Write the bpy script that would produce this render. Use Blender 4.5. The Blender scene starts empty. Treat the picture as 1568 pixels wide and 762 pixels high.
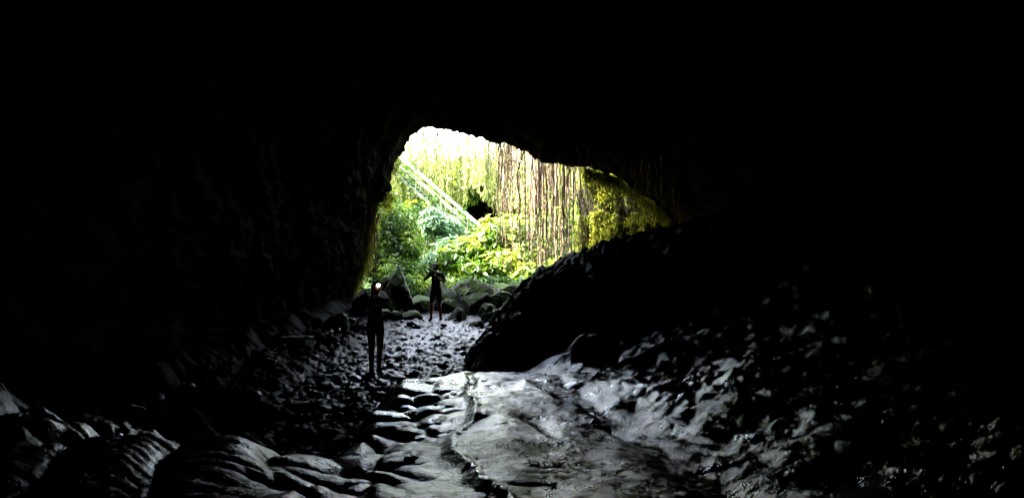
import bpy, bmesh, math, random
import numpy as np
from mathutils import Vector, Matrix, noise as mnoise

rng = np.random.default_rng(7)
random.seed(7)
scene = bpy.context.scene
SUN = 115.0
SKY = 9.0

# ---------------------------------------------------------------- noise
_r = np.random.default_rng(11)
PERM = _r.permutation(256)
VAL = _r.random(256)
def vn(x, y, z, seed=0):
    x = np.asarray(x, float) + seed*17.13; y = np.asarray(y, float) + seed*5.7; z = np.asarray(z, float) + 0*x
    xi = np.floor(x).astype(int); yi = np.floor(y).astype(int); zi = np.floor(z).astype(int)
    fx, fy, fz = x-xi, y-yi, z-zi
    fx = fx*fx*(3-2*fx); fy = fy*fy*(3-2*fy); fz = fz*fz*(3-2*fz)
    def h(a, b, c):
        return VAL[PERM[(PERM[(PERM[a & 255]+b) & 255]+c) & 255]]
    r = 0
    for dx in (0, 1):
        for dy in (0, 1):
            for dz in (0, 1):
                w = (fx if dx else 1-fx)*(fy if dy else 1-fy)*(fz if dz else 1-fz)
                r = r + w*h(xi+dx, yi+dy, zi+dz)
    return r
def fbm(x, y, z, octv=4, seed=0, gain=0.5):
    a, s, t = 1.0, 0.0, 0.0
    for i in range(octv):
        t = t + a*(vn(x*2**i, y*2**i, z*2**i, seed+i)*2-1); s += a; a *= gain
    return t/s
def ridged(x, y, z, octv=4, seed=0, gain=0.55):
    a, s, t = 1.0, 0.0, 0.0
    for i in range(octv):
        t = t + a*(1-np.abs(vn(x*2**i, y*2**i, z*2**i, seed+i)*2-1)); s += a; a *= gain
    return t/s
def sst(x, a, b):
    t = np.clip((x-a)/(b-a), 0, 1)
    return t*t*(3-2*t)

# ---------------------------------------------------------------- helpers
def mesh_obj(name, verts, faces, mat=None, smooth=True, parent=None):
    me = bpy.data.meshes.new(name)
    me.from_pydata([tuple(v) for v in verts], [], [tuple(f) for f in faces])
    me.update()
    if smooth:
        me.polygons.foreach_set('use_smooth', [True]*len(me.polygons))
    ob = bpy.data.objects.new(name, me)
    scene.collection.objects.link(ob)
    if mat: me.materials.append(mat)
    if parent: ob.parent = parent
    return ob
def grid_faces(nr, nc, wrap=False):
    i = np.arange(nr-1)[:, None]; j = np.arange(nc if wrap else nc-1)[None, :]
    j2 = (j+1) % nc
    a = i*nc+j; b = i*nc+j2; c = (i+1)*nc+j2; d = (i+1)*nc+j
    return np.stack([a, b, c, d], -1).reshape(-1, 4)
def empty(name, loc=(0, 0, 0)):
    e = bpy.data.objects.new(name, None); e.location = loc
    e.empty_display_size = 0.2
    scene.collection.objects.link(e); return e
def add_attr(ob, name, vals):
    at = ob.data.attributes.new(name, 'FLOAT', 'POINT'); at.data.foreach_set('value', np.asarray(vals).reshape(-1).astype(np.float32))

# ---------------------------------------------------------------- materials
def new_mat(name):
    m = bpy.data.materials.new(name); m.use_nodes = True
    nt = m.node_tree
    for n in list(nt.nodes): nt.nodes.remove(n)
    out = nt.nodes.new('ShaderNodeOutputMaterial')
    return m, nt, out
def N(nt, t, **kw):
    n = nt.nodes.new(t)
    for k, v in kw.items():
        if hasattr(n, k): setattr(n, k, v)
    return n
def noise_n(nt, scale, detail=3, rough=0.6, dist=0.0):
    tc = N(nt, 'ShaderNodeTexCoord')
    n = N(nt, 'ShaderNodeTexNoise')
    n.inputs['Scale'].default_value = scale; n.inputs['Detail'].default_value = detail
    n.inputs['Roughness'].default_value = rough; n.inputs['Distortion'].default_value = dist
    nt.links.new(tc.outputs['Object'], n.inputs['Vector'])
    return n
def ramp(nt, src, stops):
    r = N(nt, 'ShaderNodeValToRGB')
    while len(r.color_ramp.elements) > 1: r.color_ramp.elements.remove(r.color_ramp.elements[-1])
    r.color_ramp.elements[0].position = stops[0][0]; r.color_ramp.elements[0].color = (*stops[0][1], 1)
    for p, c in stops[1:]:
        e = r.color_ramp.elements.new(p); e.color = (*c, 1)
    nt.links.new(src, r.inputs[0]); return r
def maprange(nt, src, a, b, c, d):
    m = N(nt, 'ShaderNodeMapRange')
    for k, v in zip(('From Min', 'From Max', 'To Min', 'To Max'), (a, b, c, d)): m.inputs[k].default_value = v
    nt.links.new(src, m.inputs['Value']); return m.outputs[0]

def rock_mat(name, c1, c2, r0, r1, bumps, moss=None, moss_amt=0.5, ior=1.5, wet_shade=False, spec=0.5, algae_light=None):
    m, nt, out = new_mat(name)
    b = N(nt, 'ShaderNodeBsdfPrincipled'); nt.links.new(b.outputs[0], out.inputs[0])
    n1 = noise_n(nt, 1.7, 3, 0.65)
    col = ramp(nt, n1.outputs[0], [(0.3, c1), (0.7, c2)]).outputs[0]
    if algae_light:  # brown growth tint, doubling as painted faint light near the entrance
        at = N(nt, 'ShaderNodeAttribute'); at.attribute_name = 'algae_light'
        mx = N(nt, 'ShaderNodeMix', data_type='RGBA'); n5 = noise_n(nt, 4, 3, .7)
        ac = ramp(nt, n5.outputs[0], [(0.35, tuple(x*.2 for x in algae_light)), (0.7, algae_light)])
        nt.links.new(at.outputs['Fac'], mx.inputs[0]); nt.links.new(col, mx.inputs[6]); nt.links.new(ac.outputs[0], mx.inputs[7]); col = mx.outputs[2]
    if moss:
        geo = N(nt, 'ShaderNodeNewGeometry'); sep = N(nt, 'ShaderNodeSeparateXYZ')
        nt.links.new(geo.outputs['Normal'], sep.inputs[0])
        n3 = noise_n(nt, 3.0, 3, 0.6)
        ad = N(nt, 'ShaderNodeMath', operation='MULTIPLY_ADD'); ad.inputs[1].default_value = 0.45
        nt.links.new(sep.outputs[2], ad.inputs[0]); nt.links.new(n3.outputs[0], ad.inputs[2])
        f = maprange(nt, ad.outputs[0], 1.05-moss_amt, 1.2-moss_amt, 0, 1)
        n4 = noise_n(nt, 25, 2, 0.6)
        mc = ramp(nt, n4.outputs[0], [(0.3, tuple(x*0.4 for x in moss)), (0.7, moss)])
        mx = N(nt, 'ShaderNodeMix', data_type='RGBA')
        nt.links.new(f, mx.inputs[0]); nt.links.new(col, mx.inputs[6]); nt.links.new(mc.outputs[0], mx.inputs[7])
        col = mx.outputs[2]
        rr = N(nt, 'ShaderNodeMath', operation='MULTIPLY_ADD'); rr.inputs[1].default_value = 0.5
        nt.links.new(f, rr.inputs[0])
    n2 = noise_n(nt, 4.0, 3, 0.7)
    ro = maprange(nt, n2.outputs[0], 0.3, 0.7, r0, r1)
    if moss:
        nt.links.new(ro, rr.inputs[2]); rr.use_clamp = True; ro = rr.outputs[0]
    b.inputs['IOR'].default_value = ior
    b.inputs['Specular IOR Level'].default_value = spec
    if wet_shade:
        at = N(nt, 'ShaderNodeAttribute'); at.attribute_name = 'wet_shade'
        b.inputs['Coat Roughness'].default_value = 0.14
        nt.links.new(maprange(nt, at.outputs['Fac'], 0, 1, 0, 1.0), b.inputs['Coat Weight'])
        nt.links.new(maprange(nt, at.outputs['Fac'], 0, 1, 0.0, .5), b.inputs['Specular IOR Level'])
        a2 = N(nt, 'ShaderNodeMath', operation='ADD'); nt.links.new(ro, a2.inputs[0])
        nt.links.new(maprange(nt, at.outputs['Fac'], 0, 1, .28, 0), a2.inputs[1]); ro = a2.outputs[0]
        mx = N(nt, 'ShaderNodeMix', data_type='RGBA')
        nt.links.new(maprange(nt, at.outputs['Fac'], 0, .5, 0, 1), mx.inputs[0]); mx.inputs[6].default_value = (.002, .002, .0022, 1)  # low mask values paint the rock near black, as shade
        nt.links.new(col, mx.inputs[7]); col = mx.outputs[2]
    nt.links.new(col, b.inputs['Base Color'])
    nt.links.new(ro, b.inputs['Roughness'])
    prev = None
    for sc, di, st in bumps:
        nn = noise_n(nt, sc, 2.5, 0.65, 0)
        bp = N(nt, 'ShaderNodeBump'); bp.inputs['Distance'].default_value = di; bp.inputs['Strength'].default_value = st
        nt.links.new(nn.outputs[0], bp.inputs['Height'])
        if prev: nt.links.new(prev, bp.inputs['Normal'])
        prev = bp.outputs[0]
    nt.links.new(prev, b.inputs['Normal'])
    if wet_shade: nt.links.new(prev, b.inputs['Coat Normal'])
    return m

M_floor = rock_mat('wet_basalt', (0.005, 0.005, 0.006), (0.013, 0.0125, 0.0150), 0.2, 0.36,
                   [(13, 0.020, 0.8), (45, 0.010, 1.0)], ior=1.6, wet_shade=True)
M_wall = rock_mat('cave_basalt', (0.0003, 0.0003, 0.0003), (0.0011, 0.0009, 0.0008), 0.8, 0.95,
                  [(6, 0.06, 0.8)], spec=.005, algae_light=(0.07, 0.05, 0.013))
M_boulder = rock_mat('boulder_basalt', (0.0035, 0.0033, 0.003), (0.012, 0.011, 0.010), 0.45, 0.7,
                     [(14, 0.03, 1.0)], moss=(0.035, 0.065, 0.006), moss_amt=0.40, spec=.2)
M_outcrop = rock_mat('mossy_rock', (0.008, 0.007, 0.003), (0.03, 0.026, 0.01), 0.7, 0.9,
                     [(9, 0.05, 0.8)], moss=(0.11, 0.14, 0.01), moss_amt=0.6, spec=.2)
M_ground = rock_mat('overgrown_ground', (0.03, 0.05, 0.012), (0.10, 0.12, 0.03), 0.7, 0.95,
                    [(6, 0.08, 0.8)], moss=(0.08, 0.14, 0.02), moss_amt=0.4)

def leaf_mat(name, stops, trans=0.45, rough=0.4):
    m, nt, out = new_mat(name)
    at = N(nt, 'ShaderNodeAttribute'); at.attribute_name = 'var'
    cr = ramp(nt, at.outputs['Fac'], stops)
    b = N(nt, 'ShaderNodeBsdfPrincipled'); b.inputs['Roughness'].default_value = rough
    b.inputs['Specular IOR Level'].default_value = .3
    t = N(nt, 'ShaderNodeBsdfTranslucent')
    mx = N(nt, 'ShaderNodeMixShader'); mx.inputs[0].default_value = trans
    nt.links.new(cr.outputs[0], b.inputs['Base Color'])
    hs = N(nt, 'ShaderNodeHueSaturation'); hs.inputs['Value'].default_value = 1.8; hs.inputs['Hue'].default_value = 0.485
    nt.links.new(cr.outputs[0], hs.inputs['Color']); nt.links.new(hs.outputs[0], t.inputs[0])
    nt.links.new(b.outputs[0], mx.inputs[1]); nt.links.new(t.outputs[0], mx.inputs[2])
    nt.links.new(mx.outputs[0], out.inputs[0]); return m
L_big = leaf_mat('leaf_yellow_green', [(0, (0.012, 0.040, 0.002)), (0.5, (0.06, 0.11, 0.005)), (1, (0.17, 0.21, 0.02))])
L_dark = leaf_mat('leaf_green', [(0, (0.004, 0.022, 0.002)), (0.6, (0.028, 0.07, 0.004)), (1, (0.09, 0.15, 0.012))])
L_pale = leaf_mat('leaf_pale', [(0, (0.02, 0.055, 0.02)), (1, (0.10, 0.17, 0.09))])
L_vine = leaf_mat('leaf_hanging', [(0, (0.04, 0.075, 0.006)), (0.5, (0.14, 0.18, 0.03)), (1, (0.32, 0.32, 0.12))], 0.5)
L_moss = leaf_mat('moss_yellow', [(0, (0.03, 0.045, 0.004)), (0.6, (0.15, 0.18, 0.012)), (1, (0.33, 0.31, 0.03))], 0.3, 0.8)

def simple_mat(name, c, rough=0.7, var=0.25, scale=12, metallic=0, emis=None, spec=.4):
    m, nt, out = new_mat(name)
    b = N(nt, 'ShaderNodeBsdfPrincipled'); nt.links.new(b.outputs[0], out.inputs[0])
    n = noise_n(nt, scale, 2, 0.6)
    cr = ramp(nt, n.outputs[0], [(0.3, tuple(x*(1-var) for x in c)), (0.7, tuple(min(1, x*(1+var)) for x in c))])
    nt.links.new(cr.outputs[0], b.inputs['Base Color'])
    b.inputs['Roughness'].default_value = rough; b.inputs['Metallic'].default_value = metallic
    b.inputs['Specular IOR Level'].default_value = spec
    if emis:
        b.inputs['Emission Color'].default_value = (1, 0.97, 0.9, 1); b.inputs['Emission Strength'].default_value = emis
    return m
M_root = simple_mat('root_bark', (0.20, 0.135, 0.09), 0.8, 0.6, 3)
M_bark = simple_mat('bark', (0.08, 0.06, 0.04), 0.85, 0.4)
M_rail = simple_mat('painted_rail', (0.22, 0.25, 0.15), 0.6, 0.3)
M_conc = simple_mat('concrete', (0.08, 0.10, 0.05), 0.85, 0.4)
M_hole = simple_mat('passage_rock', (0.03, 0.034, 0.014), 0.9, 0.5, 2)

# ---------------------------------------------------------------- cave floor
XB_Y = [-6, 4, 5, 8, 10, 12, 13.2, 15, 20, 26, 30, 34]
XB_X = [1.9, 1.7, 1.45, 1.05, 0.75, 0.1, -0.85, -0.95, -0.7, 0.2, 1.2, 2.2]
RL = np.array([(-.62, 9.6), (-.40, 8.6), (-.36, 7.8), (-.52, 7.1), (-.50, 6.4), (-.30, 5.8), (-.22, 5.3), (.02, 4.7), (0.1, 3.6)])
def floor_h(x, y, want_wet_shade=False):
    x = np.asarray(x, float); y = np.asarray(y, float)
    wx = x+0.25*fbm(x*.8, y*.8, 3.3, 3, 2); wy = y+0.3*fbm(x*.8, y*.8, 9.1, 3, 4)
    slab = np.interp(wy+.25*fbm(x*2.5, y*2.5, 1, 3, 3)+.9*np.abs(np.minimum(x+.3, 0))*.6, [-6, 2, 4, 6, 7.6, 10.4, 11.5, 12.5, 34], [1.0, .92, .82, .64, .56, .60, .46, -.02, 0])
    slab = slab+0.08*fbm(x*.9, y*.6, 1.5, 3, 8)+0.034*fbm(x*3.0, y*2.2, .5, 4, 9, .6)
    # ropy pleats, arcs bowed towards the camera end of the flow
    arc = wy+.35*(wx-.3)**2
    pl = np.abs(np.sin(10*arc+4*fbm(x*1.3, y*1.3, 8, 3, 96)))**.8
    slab = slab+.020*pl*sst(fbm(x*.9, y*.9, 12, 2, 97), -.35, .25)
    lob = np.abs(fbm(x*.75+3, y*.38, 6, 2, 60))
    slab = slab-.05*np.exp(-(lob/.05)**2)*sst(y, 6.5, 8)
    lx = np.interp(y, RL[::-1, 1], RL[::-1, 0])+0.06*fbm(y*1.8, 0*y, .3, 3, 5)
    dline = x-lx
    inr = sst(y, 3.0, 4.0)*(1-sst(y, 9.3, 10))
    line = np.exp(-(dline/0.028)**4)
    slab = slab+inr*(0.022*line-0.03*(1-sst(dline, -.12, -.03))*(1-sst(-dline, .9, 1.4)))
    l2 = np.interp(y, [4, 5.5, 7, 8.5, 10], [1.1, .95, .95, .7, .2])+.3*fbm(y*1.2, 0*y, .7, 4, 6)
    slab = slab-sst(y, 4, 5)*(1-sst(y, 10, 11))*0.07*sst(x-l2, 0, .2)*(.2+.8*vn(y*1.1, 0*y, 0, 3))
    fold = np.abs(np.sin(7.5*(wx*1.0+0.5*wy)+4.0*fbm(x*1.0, y*1.0, 4.4, 2, 6)))
    fold2 = np.abs(np.sin(4.2*(wx*.4-0.9*wy)+3.0*fbm(x*.9, y*.9, 2.4, 2, 16)))
    fz = (1-sst(x, -.95, -.5))*sst(y, 3.8, 4.8)*(1-sst(y, 9.5, 11.0))
    slab = slab+fz*(0.06*fold**0.7+0.09*fold2**.6-0.09)
    left = np.interp(wy+.12*np.sin(x*3), [-6, 3, 4.4, 5.2, 5.9, 6.5, 7.0, 9, 12, 14, 34], [.5, .5, .68, .80, .84, .60, -.2, -.45, -.1, 0, 0])
    pil = np.abs(np.sin(math.pi*(x+2.48+.16*np.sin(y*2.3)+.12*fbm(x*2, y*2, 1, 2, 98))/.80))**.4
    left = left+(1-sst(y, 6.3, 7.0))*(0.14*pil-0.11+.05*fbm(x*3, y*2, 2, 4, 90)+.012*np.abs(np.sin(22*(wy+.3*wx)+3*fbm(x*2, y*2, 3, 2, 99))))
    wS = sst(wx, -2.15, -1.35)
    z = left*(1-wS)+slab*wS
    led = np.interp(y, [-6, 4, 6, 7.6, 9, 14, 18, 34], [.6, .55, .62, .52, .15, .05, .05, .1])
    blk = ridged(x*1.1, y*.9, 2.2, 4, 21)
    led = led+0.5*(blk-.6)+.1*fbm(x*3, y*3, 1, 3, 4)
    edge = .5*fbm(x*1.2, y*1.2, 5, 4, 93)
    wl = 1-sst(wx+edge, -4.2, -3.5)
    z = z*(1-wl)+led*wl
    z = z+0.4*(1-sst(x+edge, -6.0, -5.1))
    rg = np.maximum(sst(y, 12.3, 13.5), (1-wS)*sst(y, 6.6, 8))
    z = z+rg*(0.20*(ridged(x*1.5, y*1.5, .7, 5, 31)-.62)+.13*fbm(x*6, y*5, .2, 4, 33, .7))
    x0 = np.interp(y, XB_Y, XB_X)+0.12*fbm(x*2, y*2, 7, 3, 13)
    d = np.maximum(x-x0, 0)
    wf = sst(y, 10.5, 14.5)*(1-sst(y, 26, 30)*.35)
    near = 0.24*d+0.02*d*d
    far = 1.85*(1-np.exp(-d/1.25))+0.18*d
    bank = near*(1-wf)+far*wf
    amp = np.clip(d*1.1, 0, 1)
    u = x*.8+y*.45; v_ = y*.5-x*.25
    ch = ridged(u*1.0, v_*.7, 1.2, 6, 41, .58)-.6
    bank = bank+amp*((.55+.30*wf)*ch+0.15*fbm(u*4, v_*2.6, 3, 4, 44, .6))
    z = z+bank
    if want_wet_shade:  # gloss of wet rock, plus painted shade where low: hollow, left slope, back
        slabm = wS*(1-sst(y, 11.8, 12.8))
        back = .03+.13*sst(x, -3.6, -2.2)*(1-sst(y, 20, 27))
        wet_shade = back+(1-back)*slabm
        wet_shade = wet_shade-slabm*inr*.4*(1-line)*(x < .2)*(1-sst(y, 7, 8.5))
        wet_shade = wet_shade*(1-.35*slabm*sst(fbm(x*1.6, y*.9, 9, 3, 62), .0, .4))
        pill = (1-wS)*(1-sst(y, 6.4, 7))
        wet_shade = np.maximum(wet_shade, .5*pill)
        hollow = (1-wS)*sst(y, 6.6, 7)*(1-sst(y, 11, 13))
        wet_shade = wet_shade*(1-.85*hollow)
        wet_shade = wet_shade*(1-wl*sst(y, 8.5, 10)*.9)
        wet_shade = np.maximum(wet_shade, .65*wl*(1-sst(y, 8.0, 9.2)))
        pat = sst(fbm(x*.75, y*.55, 4, 3, 81), .0, .45)
        nearb = (1-sst(d, 1.0, 2.2))*(.35+.65*sst(fbm(x*1.1, y*.8, 14, 3, 83), -.25, .2))
        wet_shade = wet_shade*(1-amp)+amp*(1.0*(1-sst(y, 10.5, 13.5))*np.maximum(.08+.6*pat, nearb)*(1-.8*sst(d, 3.5, 6.5))+.01)
        return z, np.clip(wet_shade, 0, 1)
    return z
xs = np.concatenate([np.arange(-11, -5.4, .15), np.arange(-5.4, 5.2, .026), np.arange(5.2, 12.1, .09)])
ys = [-6.0]
while ys[-1] < 34:
    y = ys[-1]; ys.append(y+(0.25 if y < 2.6 else max(.016, .004*y)))
ys = np.array(ys)
X, Y = np.meshgrid(xs, ys)
Z, WET_SHADE = floor_h(X, Y, True)
ob = mesh_obj('cave_floor', np.stack([X, Y, Z], -1).reshape(-1, 3), grid_faces(len(ys), len(xs)), M_floor)
add_attr(ob, 'wet_shade', WET_SHADE)
def fh(x, y): return float(floor_h(np.array([x]), np.array([y]))[0])

# ---------------------------------------------------------------- cave shell
rim = [(-6.1, -1.5), (-5.7, .3), (-5.3, 1.85), (-5.05, 3.4), (-4.35, 4.4), (-4.1, 5.5), (-3.65, 6.35), (-3.05, 6.68), (-2, 6.45),
       (-.92, 6.15), (.14, 5.85), (1.1, 5.4), (2.2, 5.2), (3.45, 4.95), (4.8, 4.2), (5.7, 3.3), (5.6, 2.2), (6, .5), (6.3, -1.5)]
inn = [(-7.5, -2), (-6.6, 0), (-6.1, 2), (-6.0, 4), (-5.5, 6), (-4.3, 7.3), (-2.5, 8), (0, 8.2), (3, 8.1), (6, 7.3),
       (8.4, 5.6), (9.6, 3.5), (10, 2), (10.6, 0), (11, -2)]
cen = np.array([0.2, 1.6])
def ring(poly, th):
    p = np.array(poly)-cen
    a = np.unwrap(np.arctan2(-p[:, 0], p[:, 1])); r = np.hypot(p[:, 0], p[:, 1])
    o = np.argsort(a); return np.interp(th, a[o], r[o])
nth = 420
th = np.linspace(-2.05, 2.05, nth)
Rr, Ri = ring(rim, th), ring(inn, th)
yy = np.concatenate([np.linspace(-7, 16, 70), np.linspace(16.2, 28, 110)])
rings = []
for k, y in enumerate(yy):
    t = float(sst(28-y, 0, 10))
    r = Rr*(1-t)+Ri*t
    if y < -4: r = r*max(0.02, math.sqrt(max(0, 1-((-4-y)/3)**2)))
    rings.append((np.full(nth, y), r, 1.0))
for y, s in ((28.25, 1.015), (28.5, 1.04), (28.8, 1.1), (29.1, 1.2), (29.4, 1.35), (29.6, 1.5), (29.5, 1.7), (29.0, 1.9)):
    rings.append((np.full(nth, y), Rr*s, 1.0))
P = []
for yv, r, _ in rings:
    x = cen[0]-np.sin(th)*r; z = cen[1]+np.cos(th)*r
    n = 0.9*(ridged(x*.35, yv*.35, z*.35, 5, 51)-.6)+.25*fbm(x*1.6, yv*1.6, z*1.6, 4, 55)
    k = np.where(yv > 26.5, .45, 1.0)
    n = n*k+.22*fbm(x*3.4, yv*3.4, z*3.4, 4, 57, .7)
    x = x-np.sin(th)*n*1.0; z = z+np.cos(th)*n
    yv = yv+np.where(yv > 27, .35*fbm(x*.7, z*.7, 0*x, 3, 58), 0)
    P.append(np.stack([x, yv, z], -1))
P = np.array(P)
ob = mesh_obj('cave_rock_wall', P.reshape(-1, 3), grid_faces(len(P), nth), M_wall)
alg_light = sst(P[..., 1], 19, 27)*sst(P[..., 0], -2, 1.5)*(.4+.6*sst(fbm(P[..., 0]*.8, P[..., 1]*.8, P[..., 2]*.8, 3, 47), -.3, .3))  # growth mask rising toward the mouth, imitating faint light on the ceiling
alg_light = np.maximum(alg_light, sst(P[..., 1], 22, 27.5)*.10)
add_attr(ob, 'algae_light', alg_light)

# ---------------------------------------------------------------- pit and plateau
PC = (0.0, 41.0)
def Rb(ph):
    c, s = np.abs(np.cos(ph))/10.5, np.abs(np.sin(ph))/11.5
    return (c**3+s**3)**(-1/3)
nph = 260
ph = np.linspace(0, 2*math.pi, nph, endpoint=False)
prof = [(u, 0) for u in np.linspace(0.001, .9, 26)]
prof += [(0.9+.02*math.sin(w*9)+.13*w, w) for w in np.linspace(.03, 1, 34)]
prof += [(1.03*(1.17**i), 1) for i in range(1, 26)]
V = []
for u, w in prof:
    rr = Rb(ph)*min(u, 1.4) if u < 1.4 else Rb(ph)*1.4+(u-1.4)*11
    nz = 0.06*fbm(np.cos(ph)*3, np.sin(ph)*3, w*2+0*ph, 4, 61)
    rr = rr*(1+nz*(1 if 0 < w else 0))
    x = PC[0]+np.cos(ph)*rr; y = PC[1]+np.sin(ph)*rr
    fl = -.35+.10*np.maximum(0, y-33)+.35*fbm(x*.4, y*.4, 0*x, 4, 63)+1.2*sst(np.full(nph, u), .6, .9)*sst(y, 33, 38)
    top = 8.2+3.1*(1-sst(y, 31, 44))+.4*fbm(x*.2, y*.2, 0*x, 3, 66)
    z = fl*(1-w)+top*w+(.5*fbm(x*.8, y*.8, 8.0*w+0*x, 4, 68) if 0 < w < 1 else 0)
    V.append(np.stack([x, y, z], -1))
V = np.array(V).reshape(-1, 3)
F = grid_faces(len(prof), nph, wrap=True)
C = V[F].mean(1)
cut = (C[:, 1] < 31.8) & (np.abs(C[:, 0]-.1) < 6.8) & (C[:, 2] < 7.8)
cut |= (C[:, 1] > 48) & (C[:, 1] < 56) & (((C[:, 0]+2.1)/1.3)**2+((C[:, 2]-4.9)/1.0)**2 < 1)
mesh_obj('ground', V, F[~cut], M_ground)
tv = []; tn = 36
for k in range(14):
    s = 1+.25*math.sin(k*.25)
    for j in range(tn):
        a = 2*math.pi*j/tn
        rx, rz = 1.8*s, 1.4*s
        if k == 13: rx = rz = .05
        n = .18*mnoise.noise(Vector((math.cos(a)*2, k*.6, math.sin(a)*2)))
        tv.append((-2.1+math.cos(a)*(rx+n), 50.8+k*.7, 5.0+math.sin(a)*(rz+n)))
mesh_obj('distant_cave_passage', tv, grid_faces(14, tn, True), M_hole)

# ---------------------------------------------------------------- rocks
def rock(name, loc, rad, mat, seed=0, sub=4, amp=.28, freq=1.6):
    bm = bmesh.new(); bmesh.ops.create_icosphere(bm, subdivisions=sub, radius=1)
    co = np.array([v.co[:] for v in bm.verts])
    n = amp*fbm(co[:, 0]*freq+seed*3.1, co[:, 1]*freq, co[:, 2]*freq, 2, seed) \
        + amp*.8*(ridged(co[:, 0]*freq*1.1, co[:, 1]*freq*1.1+seed, co[:, 2]*freq*1.1, 4, seed+3)-.6)
    q = co*(1+n)[:, None]
    r2 = np.random.default_rng(seed)
    for _ in range(13 if name == 'boulder' else 6):
        d = r2.normal(size=3); d /= np.linalg.norm(d); lim = r2.uniform(.5, .8)
        dd = q@d; ex = np.maximum(dd-lim, 0); q = q-ex[:, None]*d*.92
    q = q+co*(.04*fbm(co[:, 0]*6, co[:, 1]*6, co[:, 2]*6+seed, 3, 5))[:, None]
    q = q*np.array(rad)*1.15
    a = r2.uniform(0, 6.28); c, s = math.cos(a), math.sin(a)
    if name != 'mossy_outcrop': q = q@np.array([[c, s, 0], [-s, c, 0], [0, 0, 1]])
    for v, p in zip(bm.verts, q): v.co = p
    me = bpy.data.meshes.new(name); bm.to_mesh(me); bm.free()
    me.polygons.foreach_set('use_smooth', [sub > 4]*len(me.polygons))
    me.materials.append(mat)
    o = bpy.data.objects.new(name, me); o.location = loc; scene.collection.objects.link(o); return o
bl = [(-4.0, 27, .75, .60, .6, 1.0), (-3.2, 27.6, .2, .5, .5, .45), (-2.75, 29.0, .25, .7, .6, .7), (-1.35, 26.6, .25, .75, .6, .55),
      (-.35, 27.4, .35, .6, .6, .6), (-1.75, 24.9, .1, .35, .35, .3), (-.55, 24.6, .05, .5, .45, .34), (.15, 28.8, .5, .7, .6, .7),
      (-1.3, 29.3, .4, .8, .7, .8), (-3.2, 25.1, .05, .4, .4, .3), (-3.9, 24.3, .1, .45, .5, .36), (-2.9, 22.6, .0, .3, .25, .18),
      (-4.7, 26.2, .3, .6, .6, .7), (1.2, 29.8, .5, .8, .7, .7), (-2.0, 30.6, .5, .6, .6, .55), (-4.6, 29.4, .4, .8, .7, .8),
      (-.4, 30.8, .6, .6, .6, .5), (-1.0, 23.0, 0, .3, .28, .2), (-4.75, 21.2, .1, .5, .6, .4), (-4.45, 14.2, .2, .20, .2, .16),
      (-4.9, 17.5, .1, .45, .5, .35), (.3, 26.0, .4, .5, .5, .4), (-.9, 25.8, .15, .35, .35, .3), (-.2, 25.4, .2, .4, .35, .3),
      (-2.2, 27.4, .15, .4, .4, .35), (-.8, 28.2, .3, .45, .4, .4)]
for i, (x, y, z, a, b, c) in enumerate(bl):
    rock('boulder', (x, y, z), (a, b, c), M_boulder, seed=100+i)
rock('mossy_outcrop', (6.3, 32.2, 2.6), (3.6, 3.1, 5.2), M_outcrop, seed=5, sub=6, amp=.30, freq=2.6)

vs, fs = [], []
r2 = np.random.default_rng(77)
bmt = bmesh.new(); bmesh.ops.create_icosphere(bmt, subdivisions=2, radius=1)
bco = np.array([v.co[:] for v in bmt.verts]); bfa = [[v.index for v in f.verts] for f in bmt.faces]; bmt.free()
for i in range(170):
    y = r2.uniform(9.5, 29); x = r2.uniform(-5.0, np.interp(y, XB_Y, XB_X)+1.2)
    if y < 13.3 and x > -2.2: continue
    s = r2.uniform(.03, .10)*(1+.8*(x < -4))
    q = bco*(1+r2.uniform(-.25, .2, (len(bco), 1)))*np.array([1, r2.uniform(.6, 1), r2.uniform(.35, .7)])*s
    a = r2.uniform(0, 6.28); c, sn = math.cos(a), math.sin(a); q = q@np.array([[c, sn, 0], [-sn, c, 0], [0, 0, 1]])
    o = len(vs); q = q+np.array([x, y, fh(x, y)+.15*s]); vs += q.tolist(); fs += [[k+o for k in f] for f in bfa]
ob = mesh_obj('rock_rubble', vs, fs, M_floor, smooth=False); add_attr(ob, 'wet_shade', np.full(len(vs), .12))

# ---------------------------------------------------------------- foliage
def leaves(name, pos, nrm, size, mat, var, aspect=.45, droop=0.3, parent=None, tip=None):
    pos = np.asarray(pos); n = len(pos); nrm = np.asarray(nrm, float)
    nrm = nrm/np.linalg.norm(nrm, axis=1, keepdims=True)
    if tip is None: tip = rng.normal(size=(n, 3))+np.array([0, 0, -.35])
    t = tip-(tip*nrm).sum(1, keepdims=True)*nrm
    t = t/(np.linalg.norm(t, axis=1, keepdims=True)+1e-9)
    b = np.cross(nrm, t)
    L = (size*rng.uniform(.6, 1.3, n))[:, None]; W = L*aspect
    z = -nrm
    v0 = pos
    l1 = pos+t*L*.3+b*W*.42+nrm*L*.06; l2 = pos+t*L*.68+b*W*.36+z*L*droop*.3
    tp = pos+t*L+z*L*droop
    r1 = pos+t*L*.3-b*W*.42+nrm*L*.06; r2_ = pos+t*L*.68-b*W*.36+z*L*droop*.3
    VV = np.stack([v0, l1, l2, tp, r2_, r1], 1).reshape(-1, 3)
    k = np.arange(n)*6
    FF = np.stack([np.stack([k, k+3, k+2, k+1], -1), np.stack([k, k+5, k+4, k+3], -1)], 1).reshape(-1, 4)
    o = mesh_obj(name, VV, FF, mat, smooth=False, parent=parent)
    at = o.data.attributes.new('var', 'FLOAT', 'FACE')
    at.data.foreach_set('value', np.repeat(np.clip(var, 0, 1), 2).astype(np.float32))
    return o
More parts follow.
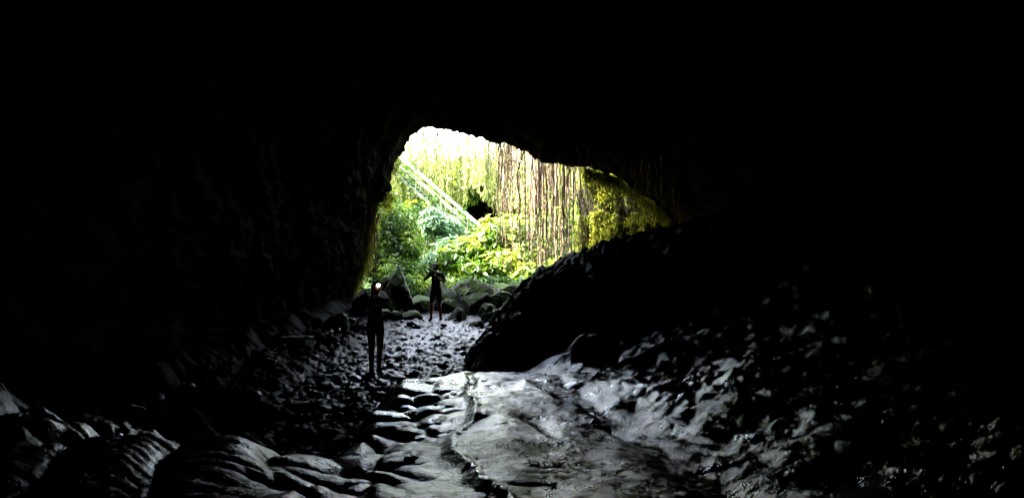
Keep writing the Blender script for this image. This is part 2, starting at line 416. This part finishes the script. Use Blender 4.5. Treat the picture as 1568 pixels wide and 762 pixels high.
def tube_mesh(paths, sides=4):
    vs, fs = [], []
    for pts, rads in paths:
        pts = np.asarray(pts, float); o = len(vs); m = len(pts)
        for i in range(m):
            d = pts[min(i+1, m-1)]-pts[max(i-1, 0)]; d = d/(np.linalg.norm(d)+1e-9)
            a = np.cross(d, [0.3, 1, .1]); a /= np.linalg.norm(a)+1e-9; b = np.cross(d, a)
            for j in range(sides):
                an = 2*math.pi*j/sides
                vs.append(pts[i]+(a*math.cos(an)+b*math.sin(an))*rads[i])
        for i in range(m-1):
            for j in range(sides):
                fs.append((o+i*sides+j, o+i*sides+(j+1) % sides, o+(i+1)*sides+(j+1) % sides, o+(i+1)*sides+j))
    return vs, fs

def bush(name, clumps, n, size, mat, aspect=.5, stem_base=None):
    e = empty(name, (0, 0, 0))
    vol = np.array([c[3]*c[4]*c[5] for c in clumps])**.66; cnt = (vol/vol.sum()*n).astype(int)
    PP, NN, VR = [], [], []
    for c, m in zip(clumps, cnt):
        d = rng.normal(size=(m, 3)); d /= np.linalg.norm(d, axis=1, keepdims=True)
        r = rng.uniform(.55, 1.05, m)**.6
        lump = 1+.35*fbm(d[:, 0]*2.5+c[0], d[:, 1]*2.5, d[:, 2]*2.5, 2, 3)
        p = np.array(c[:3])+d*(r*lump)[:, None]*np.array(c[3:6])
        PP.append(p); NN.append(d*.7+rng.normal(size=(m, 3))*.45+np.array([0, 0, .7]))
        VR.append(.42+.5*(rng.random(m)-.5)+.9*fbm(p[:, 0]*1.1, p[:, 1]*1.1, p[:, 2]*1.1, 2, 7)+.15*d[:, 2])
    leaves('leaves', np.concatenate(PP), np.concatenate(NN), size, mat, np.concatenate(VR), aspect, parent=e)
    paths = []
    for c in clumps:
        for _ in range(3):
            b0 = np.array([c[0]*.8+clumps[0][0]*.2+rng.normal()*.3, c[1]+rng.normal()*.2, max(-.3, .1)])
            e0 = np.array(c[:3])+rng.normal(size=3)*np.array(c[3:6])*.4
            mid = (b0+e0)/2+rng.normal(size=3)*.15
            paths.append(([b0, mid, e0], [.04, .03, .01]))
    v, f = tube_mesh(paths, 5); mesh_obj('stems', v, f, M_bark, parent=e)
    return e
bush('bush', [(-.6, 36.5, 2.9, 1.0, .9, .9), (.3, 36.2, 2.9, .8, .8, .8), (-1.7, 36, 2.3, .9, .8, .7), (-2.6, 35.6, 1.9, .8, .8, .7),
              (-.6, 35.2, 1.5, 1.2, .8, .8), (.8, 35.6, 2.0, .8, .7, .8), (-1.8, 34.8, 1.2, .8, .7, .6), (.9, 34.6, 1.1, .9, .7, .6),
              (0, 37.2, 3.4, .6, .6, .6)], 4600, .34, L_big, .55)
bush('bush', [(-5.2, 34.5, 3.4, .9, .8, .9), (-5.9, 34, 2.2, .9, .9, 1.0), (-4.6, 34.2, 2.3, .7, .7, .8), (-5.3, 33.4, 1.2, .9, .7, .8),
              (-4.3, 33.6, 1.2, .6, .6, .6), (-5.9, 35.5, 4.2, .8, .8, .8)], 6500, .2, L_dark, .5)
bush('bush', [(-3.2, 38.5, 3.2, .7, .7, .7), (-3.9, 38.2, 3.7, .6, .6, .6), (-3.0, 37.6, 2.3, .7, .6, .6), (-3.6, 36, 1.6, .6, .6, .5)],
     1500, .42, L_pale, .3)
bush('bush', [(1.9, 33.6, 1.3, .8, .7, .6), (2.8, 33.0, 1.2, .7, .6, .7), (1.2, 32.8, .9, .6, .5, .4)], 1500, .26, L_big, .35)
bush('bush', [(2.4, 43, 3.0, 1.4, 1.0, 1.4), (4.5, 44, 3.4, 1.5, 1.1, 1.5), (-7.5, 42, 4.0, 1.6, 1.3, 1.8), (-6.0, 46, 3.6, 1.6, 1.2, 1.4)],
     5000, .34, L_big, .5)
bush('undergrowth', [(-4.2, 32.0, .7, .8, .6, .5), (-3.0, 32.4, .6, .8, .6, .5), (-1.8, 32.2, .7, .8, .6, .45), (-.6, 32.6, .7, .8, .6, .5),
                     (.6, 32.0, .7, .7, .5, .45), (-4.9, 31.2, .9, .5, .5, .7)], 4500, .2, L_dark, .4)

def wall_leaves():
    m = 24000
    a = rng.uniform(-.35, math.pi+.35, m); w = rng.random(m)
    rb = Rb(a)*(0.9+.13*w)*(1-.03+.03*rng.normal(size=m))*.985
    x = PC[0]+np.cos(a)*rb; y = PC[1]+np.sin(a)*rb
    z = 1.2*(1-w)+w*8.6
    dens = fbm(x*.5, y*.5, z*.5, 3, 71)
    hole = (((x+2.1)/1.1)**2+((z-4.8)/.8)**2 < 1) & (y > 45)
    k = (dens > -.18) & ~hole
    pos = np.stack([x, y, z], -1)[k]
    nr = np.stack([-np.cos(a), -np.sin(a), .8+0*a], -1)[k]+rng.normal(size=(k.sum(), 3))*.4
    var = .5+.9*fbm(x*.9, y*.9, z*.9, 2, 73)[k]+.2*rng.normal(size=k.sum())
    tip = rng.normal(size=(k.sum(), 3))*.5+np.array([0, 0, -1.0])
    leaves('wall_foliage', pos, nr, .42, L_big, var, .45, tip=tip)
wall_leaves()

def hanging(name, xr, yr, ztop, zbot, n, step, size, mat, seed):
    r = np.random.default_rng(seed); P_, N_, T_, V_ = [], [], [], []
    paths = []
    for i in range(n):
        x = r.uniform(*xr); y = r.uniform(*yr); zt = r.uniform(*ztop); zb = r.uniform(*zbot)+.7*math.sin(x*2.1)
        k = max(3, int((zt-zb)/step)); zz = np.linspace(zt, zb, k)
        px = x+.12*np.cumsum(r.normal(size=k))*step; py = y+.12*np.cumsum(r.normal(size=k))*step
        paths.append((np.stack([px, py, zz], -1)[::3], [.012]*len(zz[::3])))
        v = r.uniform(.1, .95)
        for j in range(k):
            for _ in range(2):
                P_.append((px[j], py[j], zz[j])); d = r.normal(size=3); d[2] = .3; N_.append(d)
                T_.append((r.normal()*.6, r.normal()*.6, -1)); V_.append(v+.2*r.normal())
    e = empty(name)
    leaves('leaves', np.array(P_), np.array(N_), size, mat, np.array(V_), .3, tip=np.array(T_), parent=e)
    v, f = tube_mesh(paths, 3); mesh_obj('stems', v, f, M_root, parent=e)
hanging('hanging_vines', (-7.5, 1.5), (48.5, 50.6), (8.2, 10.2), (5.0, 6.6), 200, .16, .3, L_vine, 1)
hanging('hanging_vines', (0, 7.5), (46, 50), (8.0, 9.4), (3.4, 7.5), 120, .2, .3, L_vine, 2)
hanging('hanging_vines', (-8.8, -6.5), (38, 46), (8.4, 9.6), (5.2, 7.4), 90, .18, .3, L_vine, 3)

def roots(name, specs, seed):
    r = np.random.default_rng(seed); paths = []
    for (n, xr, yr, zt, zb, rad) in specs:
        for i in range(n):
            x = r.uniform(*xr); y = r.uniform(*yr); t = r.uniform(*zt); b = r.uniform(*zb)
            k = 12; zz = np.linspace(t, b, k)
            w = r.uniform(.01, .06)
            px = x+w*np.cumsum(r.normal(size=k)); py = y+w*np.cumsum(r.normal(size=k))
            r0 = r.uniform(*rad)
            paths.append((np.stack([px, py, zz], -1), list(np.linspace(r0, r0*.45, k))))
    v, f = tube_mesh(paths, 4); return mesh_obj(name, v, f, M_root)
roots('hanging_roots', [
    (130, (-.6, 2.5), (28.3, 32.5), (6.3, 7.2), (1.3, 3.9), (.008, .018)),
    (80, (.9, 2.8), (28.2, 32.5), (6.2, 7), (.9, 2.4), (.009, .020)),
    (16, (.3, 2.5), (28.5, 32), (6.2, 7), (.9, 1.6), (.022, .038)),
    (55, (-3.6, -.3), (28.0, 30), (6.6, 7.4), (4.9, 6.3), (.008, .014)),
    (60, (-.9, 1.0), (28.0, 30), (6.3, 7.2), (3.3, 5.4), (.008, .014)),
    (110, (1.4, 5.8), (25.0, 28.3), (5.4, 7), (3.0, 5.1), (.006, .014)),
    (34, (-5.6, -4.7), (26.5, 28.2), (3.4, 5.2), (.7, 2.6), (.01, .03)),
    ], 5)

def moss(name, anchors, n, seed, size=.16):
    r = np.random.default_rng(seed); P_, N_, T_, V_ = [], [], [], []
    for (cx, cy, cz, rx, ry, rz) in anchors:
        m = int(n/len(anchors))
        p = np.stack([cx+r.normal(size=m)*rx, cy+r.normal(size=m)*ry, cz-np.abs(r.normal(size=m))*rz], -1)
        P_.append(p); N_.append(r.normal(size=(m, 3))*.6+np.array([-.6, -.6, .5]))
        T_.append(r.normal(size=(m, 3))*.4+np.array([0, 0, -1])); V_.append(.5+.25*r.normal(size=m)+r.uniform(-.3, .3))
    return leaves(name, np.concatenate(P_), np.concatenate(N_), size, L_moss, np.concatenate(V_), .35, tip=np.concatenate(T_))
dg = bpy.context.evaluated_depsgraph_get(); dg.update()
oc = bpy.data.objects['mossy_outcrop']
an = []
for i in range(560):
    x = random.uniform(2.0, 6.8); z = random.uniform(1.0, 5.8)
    hit, loc, nn, _ = oc.ray_cast(Vector((x, 24, z))-oc.location, Vector((0.05, 1, 0)))
    if hit:
        w = loc+oc.location
        if mnoise.noise(Vector((w.x*1.5, w.z*.9, 3.3))) > -.10:
            an.append((w.x-.08, w.y-.16, w.z, .10, .06, .28))
moss('moss_curtain', an, 24000, 9, .13)
an = []
r3 = np.random.default_rng(31)
for i in range(len(th)):
    for q in range(5):
        p = P[-8+r3.integers(-5, 3)][i]
        if (p[0] > 2.6 or p[0] < -4.2) and p[2] > 1.2 and mnoise.noise(Vector((p[0]*1.5, p[1], p[2]*1.5))) > -.1:
            an.append((p[0]-.05*np.sign(p[0]), p[1], p[2]-.05, .07, .07, .25))
moss('moss_fringe', an, 11000, 19, .11)

# ---------------------------------------------------------------- trees
def tree(loc, h, crown, seed, mat=L_dark):
    r = np.random.default_rng(seed); e = empty('tree', loc); paths = []; P_, N_, V_ = [], [], []
    base = np.array([0, 0, -.8]); topp = np.array([r.normal()*.5, r.normal()*.5, h*.65])
    tr = [base+(topp-base)*t+np.array([.15*math.sin(t*5), .1*math.cos(t*4), 0]) for t in np.linspace(0, 1, 8)]
    paths.append((tr, list(np.linspace(.26, .11, 8))))
    for i in range(13):
        s = tr[r.integers(3, 8)]; a = r.uniform(0, 6.28); l = crown*r.uniform(.5, 1)
        en = s+np.array([math.cos(a)*l, math.sin(a)*l, r.uniform(.2, .5)*h*.6]); md = (s+en)/2+np.array([0, 0, .25])
        paths.append(([s, md, en], [.09, .06, .02]))
        for q in range(4):
            c = (md if q == 0 else en)+r.normal(size=3)*.5; m = 150
            d = r.normal(size=(m, 3))*np.array([.5, .5, .32]); P_.append(c+d); N_.append(d+r.normal(size=(m, 3))*.4+[0, 0, .8])
            V_.append(np.full(m, r.uniform(.2, .9))+.2*r.normal(size=m))
    v, f = tube_mesh(paths, 7); mesh_obj('trunk', v, f, M_bark, parent=e)
    leaves('crown', np.concatenate(P_), np.concatenate(N_), .3, mat, np.concatenate(V_), .45, parent=e)
for i, (x, y, h) in enumerate([(-10, 56, 5), (11, 57, 5), (-14.5, 50, 6), (14, 47, 6), (15, 38, 6)]):
    tree((x, y, 8.8), h, 2.2, 200+i, L_big if i % 2 else L_dark)

# ---------------------------------------------------------------- staircase
st = empty('staircase')
p0 = np.array([-9.3, 42.6, 9.1]); p1 = np.array([-.9, 41.4, 1.9])
dirv = p1-p0; Ld = np.linalg.norm(dirv[:2]); side = np.array([-dirv[1], dirv[0], 0])/Ld
vs, fs = [], []
def box(c, ax, ay, az):
    o = len(vs)
    for sx in (-1, 1):
        for sy in (-1, 1):
            for sz in (-1, 1): vs.append(np.array(c)+sx*ax+sy*ay+sz*az)
    for f in ((0, 1, 3, 2), (4, 6, 7, 5), (0, 4, 5, 1), (2, 3, 7, 6), (0, 2, 6, 4), (1, 5, 7, 3)): fs.append([o+k for k in f])
hd = np.array([dirv[0], dirv[1], 0])/Ld; up = np.array([0, 0, 1.])
ns = 40
for i in range(ns):
    c = p0+dirv*(i+.5)/ns; box(c, hd*.13, side*.48, up*.03)
mesh_obj('treads', vs, fs, M_conc, smooth=False, parent=st)
vs, fs = [], []
d = dirv/np.linalg.norm(dirv); nrm_ = np.cross(d, side)
for s in (-1, 1): box((p0+p1)/2+side*s*.53-up*.12, d*np.linalg.norm(dirv)/2, side*.035, nrm_*.08)
mesh_obj('stringers', vs, fs, M_conc, smooth=False, parent=st)
paths = []
for s in (-1, 1):
    for hh in (.5, .95):
        paths.append(([p0+side*s*.53+up*hh, (p0+p1)/2+side*s*.53+up*hh, p1+side*s*.53+up*hh], [.03]*3))
    for i in range(7):
        q = p0+dirv*i/6+side*s*.53; paths.append(([q-up*.1, q+up*.5, q+up*.95], [.022]*3))
v, f = tube_mesh(paths, 8); mesh_obj('handrails', v, f, M_rail, parent=st)
r3 = np.random.default_rng(44); m = 1500
tt = r3.random(m); keep = np.array([mnoise.noise(Vector((t*9, 0, 1.7))) > -.1 for t in tt]); tt = tt[keep]; m = len(tt)
pp = p0+dirv*tt[:, None]+side*(r3.choice([-1, 1], m)*.55+r3.normal(size=m)*.1)[:, None]+np.array([0, 0, 1])*(r3.uniform(-.4, .9, m))[:, None]
leaves('creeper_plant', pp, r3.normal(size=(m, 3))+[0, -.5, .8], .24, L_dark, r3.random(m), .5)

# ---------------------------------------------------------------- graffiti
strokes = {'A': [((0, 0), (.5, 1), (1, 0)), ((.2, .4), (.8, .4))], 'M': [((0, 0), (.1, 1), (.5, .4), (.9, 1), (1, 0))],
           'R': [((0, 0), (0, 1), (.8, .9), (.8, .55), (0, .5)), ((.3, .5), (.9, 0))], 'I': [((.5, 0), (.5, 1))],
           'K': [((0, 0), (0, 1)), ((.8, 1), (0, .5), (.9, 0))], 'L': [((0, 1), (0, 0), (.8, 0))], 'T': [((.5, 0), (.5, 1)), ((0, 1), (1, 1))],
           'P': [((0, 0), (0, 1), (.8, .9), (.8, .5), (0, .45))], 'N': [((0, 0), (0, 1), (.9, 0), (.9, 1))], 'H': [((0, 0), (0, 1)), ((.9, 0), (.9, 1)), ((0, .5), (.9, .5))]}
vs, fs = [], []
def ribbon(pts, w):
    pts = np.array(pts); seg = []
    for a, b in zip(pts[:-1], pts[1:]):
        k = max(2, int(np.linalg.norm(b-a)/.02)); seg += [a+(b-a)*t for t in np.linspace(0, 1, k, endpoint=False)]
    seg.append(pts[-1]); seg = np.array(seg)+rng.normal(size=(len(seg), 2))*.0025
    d = np.gradient(seg, axis=0); n = np.stack([-d[:, 1], d[:, 0]], -1); n /= np.linalg.norm(n, axis=1, keepdims=True)+1e-9
    o = len(vs); ww = w*(.3+1.1*rng.random(len(seg)))[:, None]
    for sgn in (-1, 1):
        q = seg+n*ww*sgn; z = floor_h(q[:, 0], q[:, 1])+.005
        vs.extend(np.stack([q[:, 0], q[:, 1], z], -1).tolist())
    m = len(seg)
    for i in range(m-1): fs.append((o+i, o+i+1, o+m+i+1, o+m+i))
for txt, x, y, s, rot in (("MARTA", .0, 6.55, .12, -.12), ("KILAH", .05, 6.1, .11, -.2), ("MR", -.12, 6.3, .10, .1), ("RPN", .15, 5.7, .12, .1), ("LA", .5, 6.4, .11, .3)):
    for ch in txt:
        for sk in strokes[ch]:
            pts = []
            for u, v_ in sk:
                lx, ly = u*s*.7, v_*s*1.9
                pts.append((x+lx*math.cos(rot)-ly*math.sin(rot), y+lx*math.sin(rot)+ly*math.cos(rot)))
            ribbon(pts, .006)
        x += s*.95*math.cos(rot); y += s*.95*math.sin(rot)
mesh_obj('scratched_graffiti', vs, fs, simple_mat('scratch', (0.008, 0.008, 0.009), 0.9, spec=.05))

# ---------------------------------------------------------------- people
def skin_build(name, comps, mats, classify, parent, levels=2):
    V_, E_, R_, roots_ = [], [], [], []
    for vv, ee, rr, rt in comps:
        o = len(V_); V_ += vv; E_ += [(a+o, b+o) for a, b in ee]; R_ += rr; roots_.append(o+rt)
    me = bpy.data.meshes.new(name+'_skel'); me.from_pydata(V_, E_, []); me.update()
    o = bpy.data.objects.new(name+'_skel', me); scene.collection.objects.link(o)
    md = o.modifiers.new('s', 'SKIN'); md.use_smooth_shade = True
    for i, sv in enumerate(me.skin_vertices[0].data):
        r = R_[i]; sv.radius = r if isinstance(r, tuple) else (r, r); sv.use_root = i in roots_
    m2 = o.modifiers.new('sub', 'SUBSURF'); m2.levels = levels; m2.render_levels = levels
    d_ = bpy.context.evaluated_depsgraph_get(); d_.update()
    res = bpy.data.meshes.new_from_object(o.evaluated_get(d_))
    bpy.data.objects.remove(o)
    ob = bpy.data.objects.new(name, res); scene.collection.objects.link(ob)
    res.materials.clear()
    for m in mats: res.materials.append(m)
    if classify:
        for p in res.polygons: p.material_index = classify(p.center)
    ob.parent = parent
    return ob
M_skin = simple_mat('skin', (0.45, 0.23, 0.16), 0.5, 0.1)
M_dark_hair = simple_mat('dark_hair', (0.02, 0.013, 0.01), 0.5, 0.3, 60)
M_shoe = simple_mat('shoe_rubber', (0.03, 0.03, 0.035), 0.7)
M_black = simple_mat('phone_case', (0.02, 0.02, 0.022), 0.3)
M_strap = simple_mat('headlamp_strap', (0.5, 0.5, 0.5), 0.6)
M_lamp = simple_mat('headlamp_lens', (0.9, 0.9, 0.9), 0.2, 0.02, emis=12)

def seg_d(p, a, b):
    a = Vector(a); b = Vector(b); ab = b-a; t = max(0, min(1, (p-a).dot(ab)/ab.length_squared)); return (p-(a+ab*t)).length, t
def person(name, loc, rot, H, female, armL, armR, shirt, pants, knees, lamp):
    e = empty(name, loc); e.rotation_euler = (0, 0, rot); k = H/1.70; e.scale = (k, k, k)
    sw = .165 if female else .19; hw = .095
    J = {'pel': (0, 0, .95), 'sp': (0, .01, 1.10), 'ch': (0, .01, 1.27), 'nb': (0, .01, 1.41), 'nk': (0, 0, 1.50),
         'sL': (sw, .01, 1.38), 'sR': (-sw, .01, 1.38), 'eL': armL[0], 'eR': armR[0], 'wL': armL[1], 'wR': armR[1],
         'hL': (hw, 0, .88), 'hR': (-hw, 0, .88), 'kL': knees[0], 'kR': knees[1],
         'cL': None, 'cR': None, 'aL': knees[2], 'aR': knees[3]}
    for s in 'LR':
        kk, aa = Vector(J['k'+s]), Vector(J['a'+s]); J['c'+s] = tuple(kk.lerp(aa, .3)+Vector((0, .015, 0)))
        J['t'+s] = (aa.x*1.15, aa.y-.15, .035); J['q'+s] = (aa.x, aa.y+.045, .04)
    names = list(J); idx = {n: i for i, n in enumerate(names)}
    R = {'pel': (.16 if female else .145, .11), 'sp': (.12 if female else .135, .095), 'ch': (.145 if female else .165, .105), 'nb': (.075, .06), 'nk': .05,
         'sL': .058, 'sR': .058, 'eL': .04, 'eR': .04, 'wL': .028, 'wR': .028, 'hL': .095, 'hR': .095, 'kL': .058, 'kR': .058,
         'cL': .058, 'cR': .058, 'aL': .036, 'aR': .036, 'tL': .033, 'tR': .033, 'qL': .035, 'qR': .035}
    if not female: R['sL'] = R['sR'] = .07; R['eL'] = R['eR'] = .048
    E = [('pel', 'sp'), ('sp', 'ch'), ('ch', 'nb'), ('nb', 'nk'), ('nb', 'sL'), ('nb', 'sR'), ('sL', 'eL'), ('eL', 'wL'), ('sR', 'eR'), ('eR', 'wR'),
         ('pel', 'hL'), ('pel', 'hR'), ('hL', 'kL'), ('hR', 'kR'), ('kL', 'cL'), ('kR', 'cR'), ('cL', 'aL'), ('cR', 'aR'), ('aL', 'tL'), ('aR', 'tR'), ('aL', 'qL'), ('aR', 'qR')]
    hem = .45 if female else .85
    def cls(c):
        best = None
        for a, b in E:
            dd, t = seg_d(c, J[a], J[b])
            if best is None or dd < best[0]: best = (dd, t, a, b)
        dd, t, a, b = best
        if a in ('pel', 'sp', 'ch') and b not in ('hL', 'hR'): return 1 if c.z > 1.0 else 2
        if b in ('hL', 'hR'): return 2
        if a == 'nb' and b == 'nk': return 1 if t < .25 else 0
        if a == 'nb': return 1
        if a in ('sL', 'sR'): return 1 if t < .6 else 0
        if a in ('hL', 'hR'): return 2 if t < hem else 0
        if a in ('aL', 'aR'): return 3
        if c.z < .08: return 3
        return 0
    skin_build('body', [([J[n] for n in names], [(idx[a], idx[b]) for a, b in E], [R[n] for n in names], 0)],
               [M_skin, shirt, pants, M_shoe], cls, e)
    bm = bmesh.new(); bmesh.ops.create_uvsphere(bm, u_segments=32, v_segments=24, radius=1)
    for v in bm.verts:
        x, y, z = v.co
        j = 1-.22*max(0, -z)**1.2
        nx, ny, nz = x*.074*j, y*.092, z*.115
        if y < 0:
            ny *= (1-.08*max(0, z))
            g = math.exp(-((x)/.13)**2)*math.exp(-((z+.16)/.2)**2); ny -= .026*g
            for sx in (-.36, .36): ny += .010*math.exp(-((x-sx)/.16)**2-((z-.05)/.13)**2)
            ny -= .006*math.exp(-(x/.28)**2-((z+.46)/.08)**2)
            ny -= .008*math.exp(-(x/.25)**2-((z+.85)/.15)**2)
        v.co = (nx, ny, nz)
    me = bpy.data.meshes.new('head'); bm.to_mesh(me); bm.free()
    me.polygons.foreach_set('use_smooth', [True]*len(me.polygons)); me.materials.append(M_skin)
    hz = 1.595
    o = bpy.data.objects.new('head', me); scene.collection.objects.link(o); o.parent = e; o.location = (0, -.02, hz)
    def ell(nm, c, r, mat, sub=3, cutf=None, nz=0):
        bm = bmesh.new(); bmesh.ops.create_icosphere(bm, subdivisions=sub, radius=1)
        if cutf: bmesh.ops.delete(bm, geom=[v for v in bm.verts if cutf(v.co)], context='VERTS')
        for v in bm.verts:
            f = 1+nz*mnoise.noise(v.co*3); v.co = Vector((v.co.x*r[0]*f, v.co.y*r[1]*f, v.co.z*r[2]*f))
        m_ = bpy.data.meshes.new(nm); bm.to_mesh(m_); bm.free()
        m_.polygons.foreach_set('use_smooth', [True]*len(m_.polygons)); m_.materials.append(mat)
        oo = bpy.data.objects.new(nm, m_); scene.collection.objects.link(oo); oo.parent = e; oo.location = c; return oo
    ell('hair', (0, -.012, hz+.012), (.083, .100, .118), M_dark_hair, 4, lambda c: c.y < -.25 and c.z < .45 or c.z < -.55, .08)
    if female: ell('ponytail', (0, .11, hz-.05), (.03, .03, .13), M_dark_hair, 3, None, .3)
    for sx in (-1, 1):
        ell('ear', (sx*.075, -.005, hz-.01), (.010, .02, .032), M_skin)
        ell('eye', (sx*.027, -.098, hz+.008), (.011, .009, .008), M_black)
    ell('mouth', (0, -.106, hz-.055), (.022, .006, .006), simple_mat('lips', (.3, .1, .09), .5))
    for s in 'LR':
        wv, ev = Vector(J['w'+s]), Vector(J['e'+s]); d = (wv-ev).normalized()
        d = (d+Vector((0, -.2, .25))).normalized()
        inward = Vector((-1 if s == 'L' else 1, 0, 0)); inward = (inward-d*inward.dot(d)).normalized(); sd = d.cross(inward).normalized()
        comps = []
        comps.append(([tuple(wv-d*.01), tuple(wv+d*.03), tuple(wv+d*.085)], [(0, 1), (1, 2)], [(.026, .018), (.036, .018), (.038, .014)], 0))
        for i, ln in enumerate((.066, .075, .07, .056)):
            off = sd*(-.03+.02*i); b0 = wv+d*.075+off; b1 = b0+d*ln*.5; b2 = b1+(d*.7+inward*.7)*ln*.35; b3 = b2+(d*.2+inward)*ln*.25
            comps.append(([tuple(b) for b in (b0, b1, b2, b3)], [(0, 1), (1, 2), (2, 3)], [.0095, .009, .0085, .0075], 0))
        t0 = wv+d*.03-sd*.025; t1 = t0+(d*.5-sd*.8+inward*.3)*.035; t2 = t1+(d*.8+inward*.6)*.03
        comps.append(([tuple(b) for b in (t0, t1, t2)], [(0, 1), (1, 2)], [.013, .0115, .009], 0))
        skin_build('hand', comps, [M_skin], None, e, 1)
    mid = (Vector(J['wL'])+Vector(J['wR']))/2+Vector((0, -.09, .07))
    bm = bmesh.new(); bmesh.ops.create_cube(bm, size=1)
    for v in bm.verts: v.co = Vector((v.co.x*.15, v.co.y*.009, v.co.z*.075))
    bmesh.ops.bevel(bm, geom=bm.edges[:], offset=.004, segments=2, affect='EDGES')
    m_ = bpy.data.meshes.new('phone'); bm.to_mesh(m_); bm.free(); m_.materials.append(M_black)
    o = bpy.data.objects.new('phone', m_); scene.collection.objects.link(o); o.parent = e; o.location = mid
    if lamp:
        v, f = tube_mesh([([(math.cos(a)*.085, math.sin(a)*.103-.012, 0) for a in np.linspace(0, 2*math.pi, 33)], [.010]*33)], 6)
        o = mesh_obj('headlamp_strap', v, f, M_strap, parent=e); o.location = (0, 0, hz+.06)
        ell('headlamp', (0, -.125, hz+.06), (.034, .022, .028), M_lamp)
    else:
        ell('cap', (0, -.015, hz+.035), (.086, .104, .095), shirt, 4, lambda c: c.z < .1)
        bm = bmesh.new(); bmesh.ops.create_uvsphere(bm, u_segments=20, v_segments=10, radius=1)
        for v in bm.verts: v.co = Vector((v.co.x*.07, v.co.y*.075, v.co.z*.008-.1*v.co.x**2*.1))
        m_ = bpy.data.meshes.new('cap_visor'); bm.to_mesh(m_); bm.free(); m_.materials.append(shirt)
        o = bpy.data.objects.new('cap_visor', m_); scene.collection.objects.link(o); o.parent = e; o.location = (0, -.135, hz+.05)
    return e
cloth_b = simple_mat('dark_shirt', (0.02, 0.02, 0.024), .85, spec=.1); cloth_s = simple_mat('dark_shorts', (0.022, 0.022, 0.026), .85, spec=.1)
cloth_m = simple_mat('grey_shirt', (0.04, 0.032, 0.032), .85, spec=.1); cloth_p = simple_mat('shorts_cloth', (0.025, 0.022, 0.02), .85, spec=.1)
wz = fh(-2.47, 14.0)
person('woman', (-2.47, 14.0, wz-.005), math.radians(35), 1.68, True,
       ((.32, -.04, 1.17), (.10, -.26, 1.34)), ((-.25, -.10, 1.14), (-.07, -.27, 1.30)),
       cloth_b, cloth_s, [(.085, -.01, .50), (-.085, -.03, .50), (.08, .03, .085), (-.08, .0, .085)], True)
mz = fh(-2.4, 24.2)
person('man', (-2.38, 24.2, mz-.005), math.radians(-15), 1.78, False,
       ((.32, -.10, 1.16), (.12, -.30, 1.34)), ((-.36, -.06, 1.22), (-.12, -.29, 1.38)),
       cloth_m, cloth_p, [(.12, -.02, .50), (-.13, -.04, .50), (.14, .04, .085), (-.15, .0, .085)], False)

# ---------------------------------------------------------------- light
tow = Vector((-.62, -.10, .78)).normalized()
w = bpy.data.worlds.new('World'); scene.world = w; w.use_nodes = True
nt = w.node_tree; bg = nt.nodes['Background']; sk = nt.nodes.new('ShaderNodeTexSky'); sk.sky_type = 'NISHITA'
sk.sun_disc = False; sk.sun_elevation = math.asin(tow.z); sk.sun_rotation = math.atan2(tow.x, tow.y)
sk.dust_density = 3.0
hs = nt.nodes.new('ShaderNodeHueSaturation'); hs.inputs['Saturation'].default_value = .5
nt.links.new(sk.outputs[0], hs.inputs['Color']); nt.links.new(hs.outputs[0], bg.inputs[0]); bg.inputs[1].default_value = SKY
sd = bpy.data.lights.new('sun', 'SUN'); sd.energy = SUN; sd.angle = math.radians(.5); sd.color = (1, .95, .86)
so = bpy.data.objects.new('sun', sd); scene.collection.objects.link(so); so.rotation_euler = tow.to_track_quat('Z', 'Y').to_euler(); so.location = (-10, 30, 30)

cam = bpy.data.cameras.new('camera'); co = bpy.data.objects.new('camera', cam); scene.collection.objects.link(co)
co.location = (0, 0, 2.3); co.rotation_euler = (math.radians(90), 0, 0)
cam.sensor_width = 36; cam.lens = 36*1185/1568; cam.clip_start = .05; cam.clip_end = 2000
scene.camera = co
scene.view_settings.view_transform = 'Standard'; scene.view_settings.look = 'None'; scene.view_settings.exposure = 0
